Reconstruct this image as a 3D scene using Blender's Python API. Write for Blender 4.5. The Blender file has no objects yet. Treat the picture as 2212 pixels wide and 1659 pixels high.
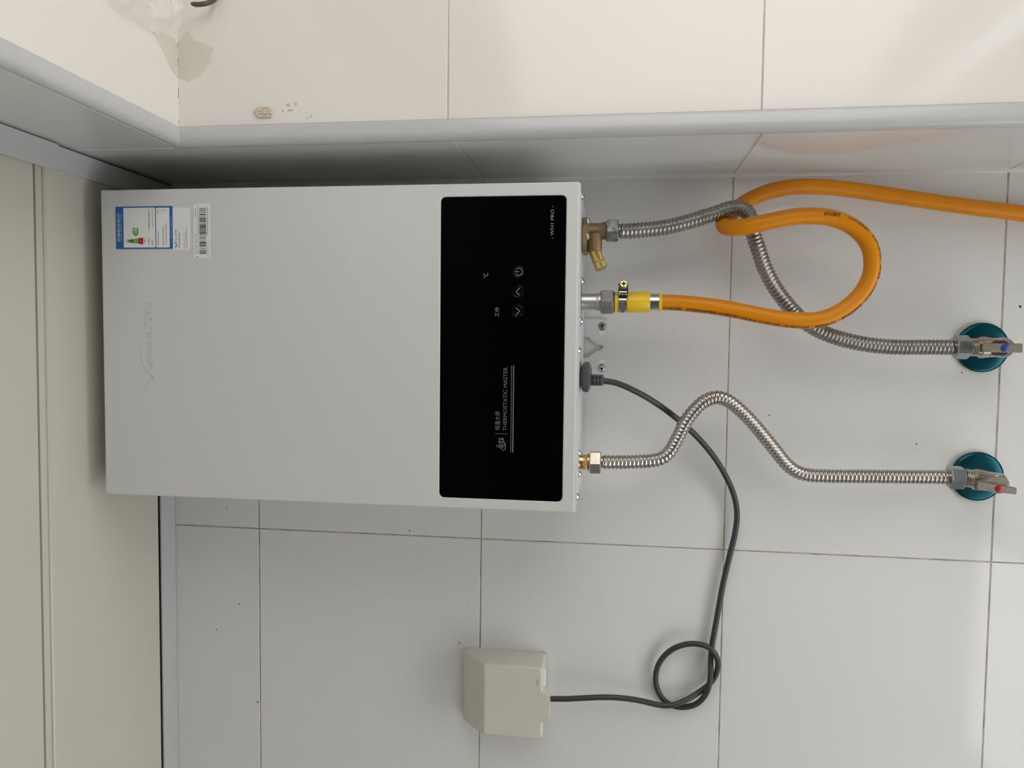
import bpy, bmesh, math, random
from mathutils import Vector, Matrix, noise as mnoise

random.seed(4)
SC = bpy.context.scene
COL = SC.collection
PI = math.pi

# ------------------------------------------------------------------ camera, world, lights, exposure
cam_d = bpy.data.cameras.new('camera')
cam = bpy.data.objects.new('camera', cam_d); COL.objects.link(cam)
cam_d.sensor_fit = 'HORIZONTAL'; cam_d.sensor_width = 36.0
cam_d.lens = 1632.79 / 2212.0 * 36.0
cam_d.clip_start = 0.02
cr = Vector((0.0110, 0.1335, -0.9910)); cdn = Vector((-0.9986, -0.0506, -0.0179)); cf = Vector((-0.0525, 0.9898, 0.1328))
cf.normalize(); cr = (cr - cf * cr.dot(cf)).normalized(); cu = cr.cross(-cf) * -1
if cu.dot(cdn) > 0: cu = -cu
cam.matrix_world = Matrix((( cr.x, cu.x, -cf.x, 0.2448), (cr.y, cu.y, -cf.y, -0.9263), (cr.z, cu.z, -cf.z, 1.6355), (0, 0, 0, 1)))
SC.camera = cam

W = bpy.data.worlds.new('sky'); SC.world = W; W.use_nodes = True
W.node_tree.nodes['Background'].inputs[0].default_value = (0.80, 0.88, 1.0, 1)
W.node_tree.nodes['Background'].inputs[1].default_value = 0.1

def area(name, loc, target, sx, sy, power, color):
    d = bpy.data.lights.new(name, 'AREA'); d.shape = 'RECTANGLE'; d.size = sx; d.size_y = sy
    d.energy = power; d.color = color
    o = bpy.data.objects.new(name, d); COL.objects.link(o); o.location = loc
    o.rotation_euler = (Vector(target) - Vector(loc)).to_track_quat('-Z', 'Y').to_euler()
    return o
# daylight through the balcony doorway (left, behind the camera) and through the window (right)
area('daylight_doorway', (-1.40, -1.1, 0.55), (0.0, -0.1, 1.05), 1.1, 0.8, 4.5, (1.0, 0.985, 0.96))
area('daylight_window', (0.98, -0.90, 1.46), (0.0, -0.70, 1.45), 1.15, 0.85, 7.6, (1.0, 0.965, 0.92))
# sun coming in over the window sill and falling on an added ledge, out of view, that bounces light up
sd = bpy.data.lights.new('sun', 'SUN'); sd.energy = 29.5; sd.color = (0.95, 0.98, 1.0); sd.angle = 0.02
so = bpy.data.objects.new('sun', sd); COL.objects.link(so)
so.rotation_euler = Vector((-0.80, -0.06, -0.68)).to_track_quat('-Z', 'Y').to_euler()

SC.view_settings.view_transform = 'Standard'; SC.view_settings.look = 'None'
SC.view_settings.gamma = 1.0; SC.view_settings.use_curve_mapping = False
SC.view_settings.exposure = 0.0
SC.cycles.use_denoising = True
SC.cycles.max_bounces = 10; SC.cycles.diffuse_bounces = 6

# ------------------------------------------------------------------ materials
def mat(name, color, rough=0.5, metal=0.0, bump=0.0, bscale=40.0, var=0.0, vscale=8.0, spec=0.5, rvar=0.0, color2=None, detail=3.0):
    m = bpy.data.materials.new(name); m.use_nodes = True
    nt = m.node_tree; b = nt.nodes['Principled BSDF']
    b.inputs['Base Color'].default_value = (*color, 1); b.inputs['Roughness'].default_value = rough
    b.inputs['Metallic'].default_value = metal; b.inputs['Specular IOR Level'].default_value = spec
    tc = nt.nodes.new('ShaderNodeTexCoord')
    if var > 0 or color2:
        n = nt.nodes.new('ShaderNodeTexNoise'); n.inputs['Scale'].default_value = vscale; n.inputs['Detail'].default_value = detail
        nt.links.new(tc.outputs['Object'], n.inputs['Vector'])
        r = nt.nodes.new('ShaderNodeValToRGB')
        c2 = color2 if color2 else tuple(c * (1 - var) for c in color)
        r.color_ramp.elements[0].position = 0.35; r.color_ramp.elements[1].position = 0.65
        r.color_ramp.elements[0].color = (*c2, 1); r.color_ramp.elements[1].color = (*color, 1)
        nt.links.new(n.outputs['Fac'], r.inputs['Fac']); nt.links.new(r.outputs['Color'], b.inputs['Base Color'])
    if rvar > 0:
        n2 = nt.nodes.new('ShaderNodeTexNoise'); n2.inputs['Scale'].default_value = vscale * 1.7
        nt.links.new(tc.outputs['Object'], n2.inputs['Vector'])
        mr = nt.nodes.new('ShaderNodeMapRange'); mr.inputs['To Min'].default_value = max(0, rough - rvar); mr.inputs['To Max'].default_value = rough + rvar
        nt.links.new(n2.outputs['Fac'], mr.inputs['Value']); nt.links.new(mr.outputs['Result'], b.inputs['Roughness'])
    if bump > 0:
        n3 = nt.nodes.new('ShaderNodeTexNoise'); n3.inputs['Scale'].default_value = bscale; n3.inputs['Detail'].default_value = 2.0
        nt.links.new(tc.outputs['Object'], n3.inputs['Vector'])
        bp = nt.nodes.new('ShaderNodeBump'); bp.inputs['Strength'].default_value = bump; bp.inputs['Distance'].default_value = 0.002
        nt.links.new(n3.outputs['Fac'], bp.inputs['Height']); nt.links.new(bp.outputs['Normal'], b.inputs['Normal'])
    return m

def film_mat(name, tint, clear, rough):
    m = bpy.data.materials.new(name); m.use_nodes = True; nt = m.node_tree
    b = nt.nodes['Principled BSDF']; b.inputs['Base Color'].default_value = (*tint, 1); b.inputs['Roughness'].default_value = rough
    out = nt.nodes['Material Output']
    t = nt.nodes.new('ShaderNodeBsdfTransparent'); mx = nt.nodes.new('ShaderNodeMixShader')
    mx.inputs[0].default_value = 1 - clear
    nt.links.new(t.outputs[0], mx.inputs[1]); nt.links.new(b.outputs[0], mx.inputs[2]); nt.links.new(mx.outputs[0], out.inputs['Surface'])
    return m

M = dict(
    tile=mat('glazed_tile', (0.74, 0.735, 0.72), 0.065, bump=0.012, bscale=5.0, var=0.02, vscale=5.0, rvar=0.03),
    tile_warm_lit=mat('glazed_tile_warm_lit', (0.84, 0.80, 0.75), 0.12, bump=0.012, bscale=5.0, var=0.02, vscale=5.0),  # same wall tile; the reveal's warm light put into a paler, warmer colour
    grout_pale=mat('pale_grout', (0.62, 0.58, 0.52), 0.9, var=0.25, vscale=30.0),
    grout=mat('grout', (0.50, 0.445, 0.375), 0.9, var=0.5, vscale=30.0),
    plaster=mat('plaster', (0.22, 0.20, 0.18), 0.8, bump=0.1),
    floor=mat('floor_stone', (0.42, 0.42, 0.42), 0.4, var=0.1),
    sill=mat('grey_stone_sill', (0.16, 0.155, 0.15), 0.3, var=0.3, vscale=40),
    pvc=mat('pvc_trim', (0.55, 0.555, 0.555), 0.22, var=0.03, vscale=14.0),
    pvc_panel=mat('pvc_ceiling_panel', (0.60, 0.57, 0.49), 0.22, bump=0.01, bscale=6.0, var=0.02),
    dark=mat('dark_gap', (0.02, 0.02, 0.02), 0.9),
    enamel=mat('white_enamel', (0.66, 0.665, 0.65), 0.30, bump=0.006, bscale=900.0),
    steel_sheet=mat('white_coated_sheet', (0.66, 0.67, 0.68), 0.35),
    glass=mat('black_glass', (0.0010, 0.0011, 0.0012), 0.10, spec=0.04),
    button=mat('button_black', (0.0015, 0.0015, 0.0015), 0.22, spec=0.14),
    print_grey=mat('grey_print', (0.16, 0.16, 0.16), 0.6),
    print_light=mat('light_grey_print', (0.30, 0.30, 0.30), 0.6),
    brass=mat('cast_brass', (0.33, 0.24, 0.13), 0.48, 0.75, bump=0.05, bscale=400, var=0.15, vscale=60),
    brass_bright=mat('bright_brass', (0.50, 0.37, 0.12), 0.40, 0.8, var=0.1, vscale=90),
    brass_shiny=mat('shiny_brass', (0.70, 0.55, 0.26), 0.2, 1.0),
    copper=mat('copper_brass', (0.72, 0.46, 0.22), 0.22, 0.95),
    zinc=mat('cast_zinc', (0.30, 0.29, 0.285), 0.5, 0.75, bump=0.12, bscale=700, var=0.25, vscale=160),
    galv=mat('galvanised_nut', (0.36, 0.37, 0.36), 0.4, 0.8, bump=0.1, bscale=600, color2=(0.16, 0.165, 0.165), vscale=260),
    zplate=mat('zinc_plated_nut', (0.40, 0.425, 0.42), 0.28, 0.9, var=0.12, vscale=120),
    nickel=mat('nickel_nut', (0.58, 0.54, 0.44), 0.33, 0.9, bump=0.08, bscale=700, var=0.15, vscale=150),
    alu=mat('aluminium', (0.62, 0.61, 0.60), 0.35, 0.9, bump=0.05, bscale=500, var=0.1, vscale=100),
    chrome=mat('chrome', (0.75, 0.75, 0.75), 0.14, 1.0),
    dchrome=mat('dark_chrome', (0.22, 0.215, 0.21), 0.18, 1.0),
    inox=mat('stainless_corrugated', (0.50, 0.46, 0.42), 0.24, 1.0, var=0.12, vscale=60),
    inox_grey=mat('stainless_corrugated_grey', (0.36, 0.345, 0.325), 0.30, 1.0, var=0.18, vscale=60),
    screw=mat('zinc_screw', (0.62, 0.66, 0.68), 0.22, 1.0),
    screw_dull=mat('dull_screw', (0.28, 0.28, 0.27), 0.45, 0.8),
    orange=mat('orange_rubber', (0.72, 0.255, 0.006), 0.34, var=0.04, vscale=30, spec=0.25),
    yellow=mat('yellow_plastic', (0.82, 0.55, 0.02), 0.38, var=0.04, vscale=60),
    ink=mat('black_ink', (0.03, 0.015, 0.005), 0.5),
    ink_label=mat('label_ink', (0.02, 0.02, 0.022), 0.6),
    rubber=mat('dark_grey_rubber', (0.040, 0.042, 0.045), 0.42, var=0.1, vscale=50),
    plug=mat('dark_grey_plastic', (0.075, 0.078, 0.082), 0.5),
    teal=mat('teal_anodised_metal', (0.002, 0.075, 0.098), 0.22, 0.55, spec=0.3, var=0.12, vscale=40),
    nickel_body=mat('nickel_plated_brass', (0.50, 0.45, 0.39), 0.27, 0.95, bump=0.08, bscale=300, var=0.2, vscale=90),
    handle=mat('cast_lever_metal', (0.24, 0.21, 0.165), 0.5, 0.75, bump=0.1, bscale=500, var=0.15, vscale=200),
    maroon=mat('dark_maroon_seal', (0.035, 0.010, 0.012), 0.5),
    blue=mat('blue_plastic_dot', (0.012, 0.045, 0.24), 0.35),
    red=mat('red_plastic_dot', (0.32, 0.010, 0.010), 0.35),
    box=mat('aged_white_plastic', (0.66, 0.635, 0.57), 0.28, var=0.03, vscale=12),
    paper=mat('label_paper', (0.82, 0.82, 0.81), 0.45),
    lblue=mat('label_blue', (0.008, 0.13, 0.40), 0.4),
    lgreen=mat('label_green', (0.20, 0.38, 0.05), 0.5),
    ldgreen=mat('label_dark_green', (0.012, 0.13, 0.11), 0.5),
    lred=mat('label_red', (0.42, 0.012, 0.018), 0.5),
    lwhite=mat('label_white_print', (0.75, 0.78, 0.80), 0.5),
    anchor=mat('green_wall_plug', (0.16, 0.30, 0.12), 0.5),
    glue=mat('dried_glue', (0.78, 0.69, 0.55), 0.6, var=0.2, vscale=300),
    smudge=mat('brown_smudge', (0.62, 0.54, 0.48), 0.6),
    speck=mat('dark_speck', (0.05, 0.04, 0.03), 0.8),
    grime=mat('grey_grime', (0.20, 0.17, 0.15), 0.8),
    scuff=mat('grey_scuff', (0.36, 0.34, 0.30), 0.5),
    film=film_mat('clear_plastic_film', (0.97, 0.95, 0.90), 0.58, 0.08),
    tape=film_mat('yellowed_tape', (0.80, 0.77, 0.58), 0.86, 0.25),
    hook=mat('dark_painted_metal', (0.10, 0.09, 0.065), 0.4, 0.3),
)

# ------------------------------------------------------------------ helpers
def obj(name, bm, m, parent=None, smooth=None):
    me = bpy.data.meshes.new(name); bm.to_mesh(me); bm.free()
    if m: me.materials.append(m)
    o = bpy.data.objects.new(name, me); COL.objects.link(o)
    if parent: o.parent = parent
    if smooth is not None:
        me.polygons.foreach_set('use_smooth', [True] * len(me.polygons))
        if smooth < 180: me.set_sharp_from_angle(angle=math.radians(smooth))
    return o
def thing(name, label, cat, group=None):
    o = bpy.data.objects.new(name, None); COL.objects.link(o); o.empty_display_size = 0.02
    return tag(o, label, cat, group)
def tag(o, label, cat, group=None):
    o['label'] = label; o['category'] = cat
    if group: o['group'] = group
    return o
def struct(o): o['kind'] = 'structure'; return o

def box(bm, x0, x1, y0, y1, z0, z1, bev=0.0, seg=2):
    r = bmesh.ops.create_cube(bm, size=1.0)
    for v in r['verts']:
        v.co = Vector((x0 + (v.co.x + .5) * (x1 - x0), y0 + (v.co.y + .5) * (y1 - y0), z0 + (v.co.z + .5) * (z1 - z0)))
    if bev > 0:
        es = list({e for v in r['verts'] for e in v.link_edges})
        bmesh.ops.bevel(bm, geom=es, offset=bev, segments=seg, affect='EDGES', profile=0.5)
    return bm
def nbox(*a, **k): return box(bmesh.new(), *a, **k)

def basis(d):
    d = Vector(d).normalized(); a = Vector((0, -1, 0)) if abs(d.y) < 0.9 else Vector((1, 0, 0))
    u = (a - d * a.dot(d)).normalized(); return u, d.cross(u), d
def lathe(bm, o, d, prof, n=24, rot=0.0, cap=True):
    """rings of (distance along d, radius) round the axis o + t d"""
    o = Vector(o); u, v, d = basis(d); rings = []
    for t, r in prof:
        rings.append([bm.verts.new(o + d * t + (u * math.cos(rot + 2 * PI * k / n) + v * math.sin(rot + 2 * PI * k / n)) * r) for k in range(n)])
    for a, b in zip(rings, rings[1:]):
        for k in range(n): bm.faces.new((a[k], a[(k + 1) % n], b[(k + 1) % n], b[k]))
    if cap:
        bm.faces.new(list(reversed(rings[0]))); bm.faces.new(rings[-1])
    bmesh.ops.recalc_face_normals(bm, faces=bm.faces[:]); return bm
def prism(bm, pts, f, d0, d1):
    """outline pts (a, b) extruded from depth d0 to d1; f(a, b, depth) -> point"""
    A = [bm.verts.new(f(a, b, d0)) for a, b in pts]; B = [bm.verts.new(f(a, b, d1)) for a, b in pts]; n = len(pts)
    fa = bm.faces.new(A); fb = bm.faces.new(list(reversed(B)))
    for k in range(n): bm.faces.new((A[k], B[k], B[(k + 1) % n], A[(k + 1) % n]))
    bmesh.ops.triangulate(bm, faces=[fa, fb]) if n > 8 else None
    bmesh.ops.recalc_face_normals(bm, faces=bm.faces[:]); return bm
FRONT = lambda a, b, d: Vector((a, d, b))          # drawn on a plane facing the room: a = x, b = z, depth = y
def rrect(x0, x1, z0, z1, r, n=5):
    pts = []
    for cx, cz, a0 in ((x1 - r, z1 - r, 0), (x0 + r, z1 - r, 90), (x0 + r, z0 + r, 180), (x1 - r, z0 + r, 270)):
        for k in range(n + 1):
            a = math.radians(a0 + 90 * k / n); pts.append((cx + r * math.cos(a), cz + r * math.sin(a)))
    return pts
def spline(P, step):
    P = [Vector(p) for p in P]; P = [P[0] * 2 - P[1]] + P + [P[-1] * 2 - P[-2]]; dense = []
    for i in range(1, len(P) - 2):
        p0, p1, p2, p3 = P[i - 1:i + 3]; n = 24
        t01, t12, t23 = [max(1e-6, (b - a).length ** 0.5) for a, b in ((p0, p1), (p1, p2), (p2, p3))]
        m1 = (p2 - p1) + t12 * ((p1 - p0) / t01 - (p2 - p0) / (t01 + t12)); m2 = (p2 - p1) + t12 * ((p3 - p2) / t23 - (p3 - p1) / (t12 + t23))
        for k in range(n):
            t = k / n; dense.append((2 * t**3 - 3 * t**2 + 1) * p1 + (t**3 - 2 * t**2 + t) * m1 + (-2 * t**3 + 3 * t**2) * p2 + (t**3 - t**2) * m2)
    dense.append(P[-2])
    for _ in range(10):
        dense = [dense[0]] + [(dense[i - 1] + dense[i] * 2 + dense[i + 1]) / 4 for i in range(1, len(dense) - 1)] + [dense[-1]]
    L = [0.0]
    for a, b in zip(dense, dense[1:]): L.append(L[-1] + (b - a).length)
    n = max(2, int(L[-1] / step)); out = []; j = 0
    for k in range(n + 1):
        s = L[-1] * k / n
        while j < len(L) - 2 and L[j + 1] < s: j += 1
        f = (s - L[j]) / max(1e-9, L[j + 1] - L[j]); out.append(dense[j].lerp(dense[j + 1], f))
    return out, L[-1]
def frames(pts):
    T = [(pts[min(i + 1, len(pts) - 1)] - pts[max(i - 1, 0)]).normalized() for i in range(len(pts))]
    u = basis(T[0])[0]; R = []
    for t in T:
        u = (u - t * u.dot(t)).normalized(); R.append((u, t.cross(u), t))
    return R
def tube(bm, pts, rad, n=16):
    R = frames(pts); rings = []
    for i, (p, (u, v, t)) in enumerate(zip(pts, R)):
        r = rad(i) if callable(rad) else rad
        rings.append([bm.verts.new(p + (u * math.cos(2 * PI * k / n) + v * math.sin(2 * PI * k / n)) * r) for k in range(n)])
    for a, b in zip(rings, rings[1:]):
        for k in range(n): bm.faces.new((a[k], a[(k + 1) % n], b[(k + 1) % n], b[k]))
    bm.faces.new(list(reversed(rings[0]))); bm.faces.new(rings[-1])
    bmesh.ops.recalc_face_normals(bm, faces=bm.faces[:]); return bm

def text_bm(body, extrude=0.0, bold=0.0):
    c = bpy.data.curves.new('t', 'FONT'); c.body = body; c.size = 1.0; c.extrude = extrude; c.offset = bold; c.resolution_u = 3
    o = bpy.data.objects.new('t', c); me = bpy.data.meshes.new_from_object(o)
    bm = bmesh.new(); bm.from_mesh(me)
    bpy.data.objects.remove(o); bpy.data.curves.remove(c); bpy.data.meshes.remove(me)
    return bm
def fit_text(name, body, x0, x1, z0, z1, y, m, parent, thick=0.0):
    """writing laid out on a plane facing the room, filling x0..x1, z0..z1"""
    bm = text_bm(body, 0.5 if thick else 0.0)
    xs = [v.co.x for v in bm.verts]; ys = [v.co.y for v in bm.verts]
    ax, bx, ay, by = min(xs), max(xs), min(ys), max(ys)
    for v in bm.verts:
        v.co = Vector((x0 + (v.co.x - ax) / (bx - ax) * (x1 - x0), y - (v.co.z) * thick, z0 + (v.co.y - ay) / (by - ay) * (z1 - z0)))
    return obj(name, bm, m, parent)
def rects(rs, y, th=0.0001):
    bm = bmesh.new()
    for x0, x1, z0, z1 in rs: box(bm, min(x0, x1), max(x0, x1), y - th, y, min(z0, z1), max(z0, z1))
    return bm

# ------------------------------------------------------------------ the room
XC = 0.447                 # left face of the right wall
JY = -0.1817               # reveal (jamb) face
ZS = 2.0877                # window head soffit
ZC = 2.2105                # ceiling flange
rows = [0.0, 0.3, 0.6, 0.9, 1.2, 1.5, 1.797, 2.092, 2.235]
cols = [-1.6, -1.35, -0.9, -0.45, 0.0, XC]
GAP = 0.0007
def slab_tile(name, f, a0, a1, b0, b1, m, parent, t=0.004, bev=0.0005):
    """one tile: outline a x b, front at depth 0, back at depth t"""
    bm = bmesh.new(); a0 += GAP; a1 -= GAP; b0 += GAP; b1 -= GAP
    L = [[(a0, b0), (a1, b0), (a1, b1), (a0, b1)], [(a0 + bev, b0 + bev), (a1 - bev, b0 + bev), (a1 - bev, b1 - bev), (a0 + bev, b1 - bev)]]
    r0 = [bm.verts.new(f(a, b, t)) for a, b in L[0]]; r1 = [bm.verts.new(f(a, b, bev)) for a, b in L[0]]; r2 = [bm.verts.new(f(a, b, 0)) for a, b in L[1]]
    for p, q in ((r0, r1), (r1, r2)):
        for k in range(4): bm.faces.new((p[k], p[(k + 1) % 4], q[(k + 1) % 4], q[k]))
    bm.faces.new(r2); bm.faces.new(list(reversed(r0)))
    bmesh.ops.recalc_face_normals(bm, faces=bm.faces[:])
    return obj(name, bm, m, parent)

wall_back = struct(obj('wall_back', nbox(-1.6, 0.60, 0.0005, 0.12, 0.0, 2.45), M['grout']))
for i in range(len(rows) - 1):
    for j in range(len(cols) - 1):
        dy = random.uniform(-0.0002, 0.0002)
        slab_tile('tile', lambda a, b, d, dy=dy: Vector((a, d + dy, b)), cols[j], cols[j + 1], rows[i], rows[i + 1], M['tile'], wall_back)

# right wall: pier beside the heater, window reveal, lintel over the window, parapet under it
bm = bmesh.new()
box(bm, XC + 0.0005, 0.85, JY + 0.0005, 0.0, 0.0, 2.45)
box(bm, XC + 0.0005, 0.85, -2.6, JY + 0.0005, ZS + 0.0005, 2.45)
box(bm, XC + 0.0005, 0.85, -2.6, JY + 0.0005, 0.0, 0.9)
box(bm, XC + 0.0005, 0.85, -3.0, -2.6, 0.0, 2.45)
wall_right = struct(obj('wall_right', bm, M['grout_pale']))
fR = lambda a, b, d: Vector((XC + d, a, b))
for i in range(len(rows) - 1):
    if i < 7: slab_tile('tile', fR, -0.1736, 0.0, rows[i], rows[i + 1] if i < 6 else rows[8], M['tile'], wall_right)
    if rows[i] < 0.9:
        for a0 in (-0.6236, -1.0736, -1.5236, -1.9736, -2.4236, -2.8736):
            slab_tile('tile', fR, a0, a0 + 0.45, rows[i], rows[i + 1], M['tile'], wall_right)
for a0 in (-0.6236, -1.0736, -1.5236, -1.9736, -2.4236):
    slab_tile('tile', fR, a0, a0 + 0.45, 2.0945, 2.235, M['tile'], wall_right)
fJ = lambda a, b, d: Vector((a, JY + d, b))
jr = [0.9, 1.2, 1.5025, 1.8025, ZS + 0.0025]
for i in range(4):
    slab_tile('tile', fJ, 0.4655, 0.85, jr[i], jr[i + 1], M['tile_warm_lit'], wall_right)
fS = lambda a, b, d: Vector((a, b, ZS + d))
for a0, a1 in ((-0.6317, JY + 0.0025), (-1.0817, -0.6317), (-1.5317, -1.0817), (-2.0817, -1.5317), (-2.6, -2.0817)):
    slab_tile('tile', fS, 0.4655, 0.85, a0, a1, M['tile_warm_lit'], wall_right)
slab_tile('sill', lambda a, b, d: Vector((a, b, 0.9 - d)), XC, 0.85, -2.6, JY, M['sill'], wall_right)

for x0, x1 in ((0.5520, 0.5475), (0.5360, 0.5318), (0.5310, 0.5290), (0.5180, 0.5165), (0.5060, 0.5030), (0.5025, 0.4960), (0.4730, 0.4700)):
    bm = nbox(x1, x0, JY - 0.0005, JY, ZS - 0.0004, ZS, bev=0.0001)
    obj('grime_mark', bm, M['grime'], wall_right)
wall_left = bmesh.new()      # balcony doorway from y=-2.4 to y=-0.7
box(wall_left, -1.72, -1.6, -0.7, 0.12, 0, 2.45); box(wall_left, -1.72, -1.6, -3.0, -2.4, 0, 2.45); box(wall_left, -1.72, -1.6, -2.4, -0.7, 1.95, 2.45)
struct(obj('wall_left', wall_left, M['plaster']))
struct(obj('wall_front', nbox(-1.72, 0.85, -3.12, -3.0, 0, 2.45), M['plaster']))
struct(obj('bounce_ledge', nbox(-0.75, XC - 0.001, -0.60, 0.0, 0.0, 0.81, bev=0.004), M['tile']))  # unseen block added below the view to bounce sunlight up the walls
struct(obj('floor', nbox(-1.72, 0.85, -3.12, 0.12, -0.1, 0.0), M['floor']))

# ceiling: pvc panels running left to right, each with a recessed tongue along one edge
ceiling = struct(obj('ceiling', nbox(-1.72, 0.60, -3.12, 0.12, 2.235, 2.30), M['dark']))
y1 = -0.0345; first = True
while y1 > -3.0:
    y0 = -0.2195 if first else y1 - 0.2005
    def sag(x): return -0.004 * max(0.0, min(1.0, (0.42 - x) / 0.7)) if first else -0.004 * max(0.0, min(1.0, (0.42 - x) / 0.7))
    bm = bmesh.new(); xs = [0.445 - k * 0.02 for k in range(0, 103)]
    prof = [(y1, 2.218), (y1, 2.2128), (y1 - 0.0005, 2.2118), (y0 + 0.0015, 2.2118), (y0, 2.2133), (y0, 2.2152), (y0 - 0.0084, 2.2152), (y0 - 0.0084, 2.224), (y1, 2.224)]
    R = []
    for x in xs:
        t = max(0.0, (0.40 - x) / 0.72)
        R.append([bm.verts.new((x, (y - (0.0025 * t if first and y < y1 - .01 else (0.0025 * t if not first else 0))), z)) for y, z in prof])
    for a, b in zip(R, R[1:]):
        for k in range(len(prof)): bm.faces.new((a[k], a[(k + 1) % len(prof)], b[(k + 1) % len(prof)], b[k]))
    bm.faces.new(R[0]); bm.faces.new(list(reversed(R[-1])))
    bmesh.ops.recalc_face_normals(bm, faces=bm.faces[:])
    obj('ceiling_panel', bm, M['pvc_panel'], ceiling)
    y1 = y0 - 0.0148; first = False

# corner bead down the reveal edge, and its twin along the window head
bead = [(0.0000, 0.0000), (-0.0012, -0.0035), (-0.0010, -0.0075), (0.0005, -0.0105), (0.0035, -0.0122), (0.0075, -0.0126), (0.0130, -0.0118), (0.0182, -0.0100), (0.0190, -0.0090), (0.0190, -0.0060), (0.0040, -0.0020)]
bm = bmesh.new(); A = []
for z in (0.88, ZS + 0.0075):
    A.append([bm.verts.new((XC + dx, -0.1736 + dy, z - (0 if z < 1 else max(0, (dx + .0) * 0.0)))) for dx, dy in bead])
n = len(bead)
for k in range(n): bm.faces.new((A[0][k], A[0][(k + 1) % n], A[1][(k + 1) % n], A[1][k]))
bm.faces.new(A[0]); bm.faces.new(list(reversed(A[1]))); bmesh.ops.recalc_face_normals(bm, faces=bm.faces[:])
struct(obj('trim_1', bm, M['pvc'], smooth=50))
bm = bmesh.new(); A = []
for y in (-0.1832, -2.6):
    A.append([bm.verts.new((XC + dx, y, ZS + 0.0060 + dy * 0.80)) for dx, dy in bead])
for k in range(n): bm.faces.new((A[0][k], A[0][(k + 1) % n], A[1][(k + 1) % n], A[1][k]))
bm.faces.new(A[0]); bm.faces.new(list(reversed(A[1]))); bmesh.ops.recalc_face_normals(bm, faces=bm.faces[:])
struct(obj('trim_2', bm, M['pvc'], smooth=50))

# caulk fillet in the corner between back wall and pier
bm = bmesh.new(); prism(bm, [(XC, -0.0034), (XC - 0.0012, -0.0014), (XC - 0.0034, 0.0), (XC + 0.001, 0.001)], lambda a, b_, d: Vector((a, b_, d)), 0.9, 2.208)
struct(obj('trim_7', bm, M['tile'], smooth=60))

# ceiling angle strips
struct(obj('trim_3', nbox(-1.6, 0.4185, -0.0315, -0.0006, ZC - 0.0012, ZC + 0.0012, bev=0.0005), M['pvc']))                   # along the back wall
struct(obj('trim_4', nbox(0.4205, XC - 0.0022, -0.2165, -0.0006, ZC - 0.0012, ZC + 0.0012, bev=0.0005), M['pvc']))             # right wall, rear length
bm = nbox(0.4180, XC - 0.0016, -2.6, -0.2080, ZC - 0.0042, ZC - 0.0014, bev=0.0005)
for v in bm.verts:
    if v.co.y > -1: v.co.y += (v.co.x - 0.432) * 0.25
struct(obj('trim_5', bm, M['pvc']))                                                                                            # right wall, overlapping front length
struct(obj('trim_6', nbox(0.4295, 0.4375, -0.0070, -0.0005, ZC - 0.0050, ZC - 0.0012, bev=0.001), M['pvc']))                    # mastic blob in the corner

# window frame set at the outer edge of the reveal, and the door frame of the balcony
bm = bmesh.new()
for y0, y1 in ((-0.24, -0.19), (-1.40, -1.35), (-2.60, -2.55)): box(bm, 0.80, 0.84, y0, y1, 0.9, ZS - 0.001)
for z0, z1 in ((0.9, 0.95), (2.03, 2.085)): box(bm, 0.80, 0.84, -2.60, -0.19, z0, z1)
struct(obj('window_1', bm, M['pvc']))
bm = bmesh.new()
for y0, y1 in ((-2.4, -2.35), (-0.75, -0.7)): box(bm, -1.70, -1.62, y0, y1, 0, 1.95)
box(bm, -1.70, -1.62, -2.35, -0.75, 1.90, 1.95)
struct(obj('door_1', bm, M['pvc']))

# small dark specks on the wall tiles
for x, z, r in ((0.0062,1.8894,.0010),(-0.1022,2.1205,.0009),(-0.1385,2.1528,.0008),(-0.2331,2.0955,.0012),(0.0250,2.1370,.0022),(-0.1352,1.8237,.0009),
                (0.2938,1.1816,.0016),(0.1641,1.4514,.0008),(0.2180,1.2400,.0008),(0.1345,1.2860,.0008),(-0.0830,1.8140,.0006),(0.3260,1.3680,.0005)):
    bm = bmesh.new(); lathe(bm, (x, -0.0001, z), (0, -1, 0), [(0, r), (0.0004, r * 0.6)], n=7)
    for v in bm.verts: v.co.x += random.uniform(-.3, .3) * r
    obj('speck', bm, M['speck'] if r < .002 else M['smudge'], wall_back)

# ------------------------------------------------------------------ water heater
X0, X1, Z0, Z1, YF, YB = 0.0752, 0.4060, 1.6723, 2.1874, -0.1682, -0.0085
heater = thing('water_heater', 'white wall-mounted gas water heater with a black glass control panel', 'water heater')
PX0, PX1, PZ0, PZ1, PR = 0.0860, 0.3930, 1.6848, 1.8120, 0.0050
bm = bmesh.new()
def loop(pts, y): return [bm.verts.new((a, y, b)) for a, b in pts]
b = 0.0013
lo = [loop(rrect(X0, X1, Z0, Z1, 0.0012, 2), YB), loop(rrect(X0, X1, Z0, Z1, 0.0012, 2), YF + b),
      loop(rrect(X0 + b * .3, X1 - b * .3, Z0 + b * .3, Z1 - b * .3, 0.0012, 2), YF + b * .3), loop(rrect(X0 + b, X1 - b, Z0 + b, Z1 - b, 0.0012, 2), YF)]
for p, q in zip(lo, lo[1:]):
    for k in range(len(p)): bm.faces.new((p[k], p[(k + 1) % len(p)], q[(k + 1) % len(q)], q[k]))
e = 0.0011
li = [loop(rrect(PX0 - e, PX1 + e, PZ0 - e, PZ1 + e, PR + e, 6), YF), loop(rrect(PX0 - e * .4, PX1 + e * .4, PZ0 - e * .4, PZ1 + e * .4, PR + e * .4, 6), YF + 0.0003),
      loop(rrect(PX0, PX1, PZ0, PZ1, PR, 6), YF + 0.0010), loop(rrect(PX0, PX1, PZ0, PZ1, PR, 6), YF + 0.0040)]
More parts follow.
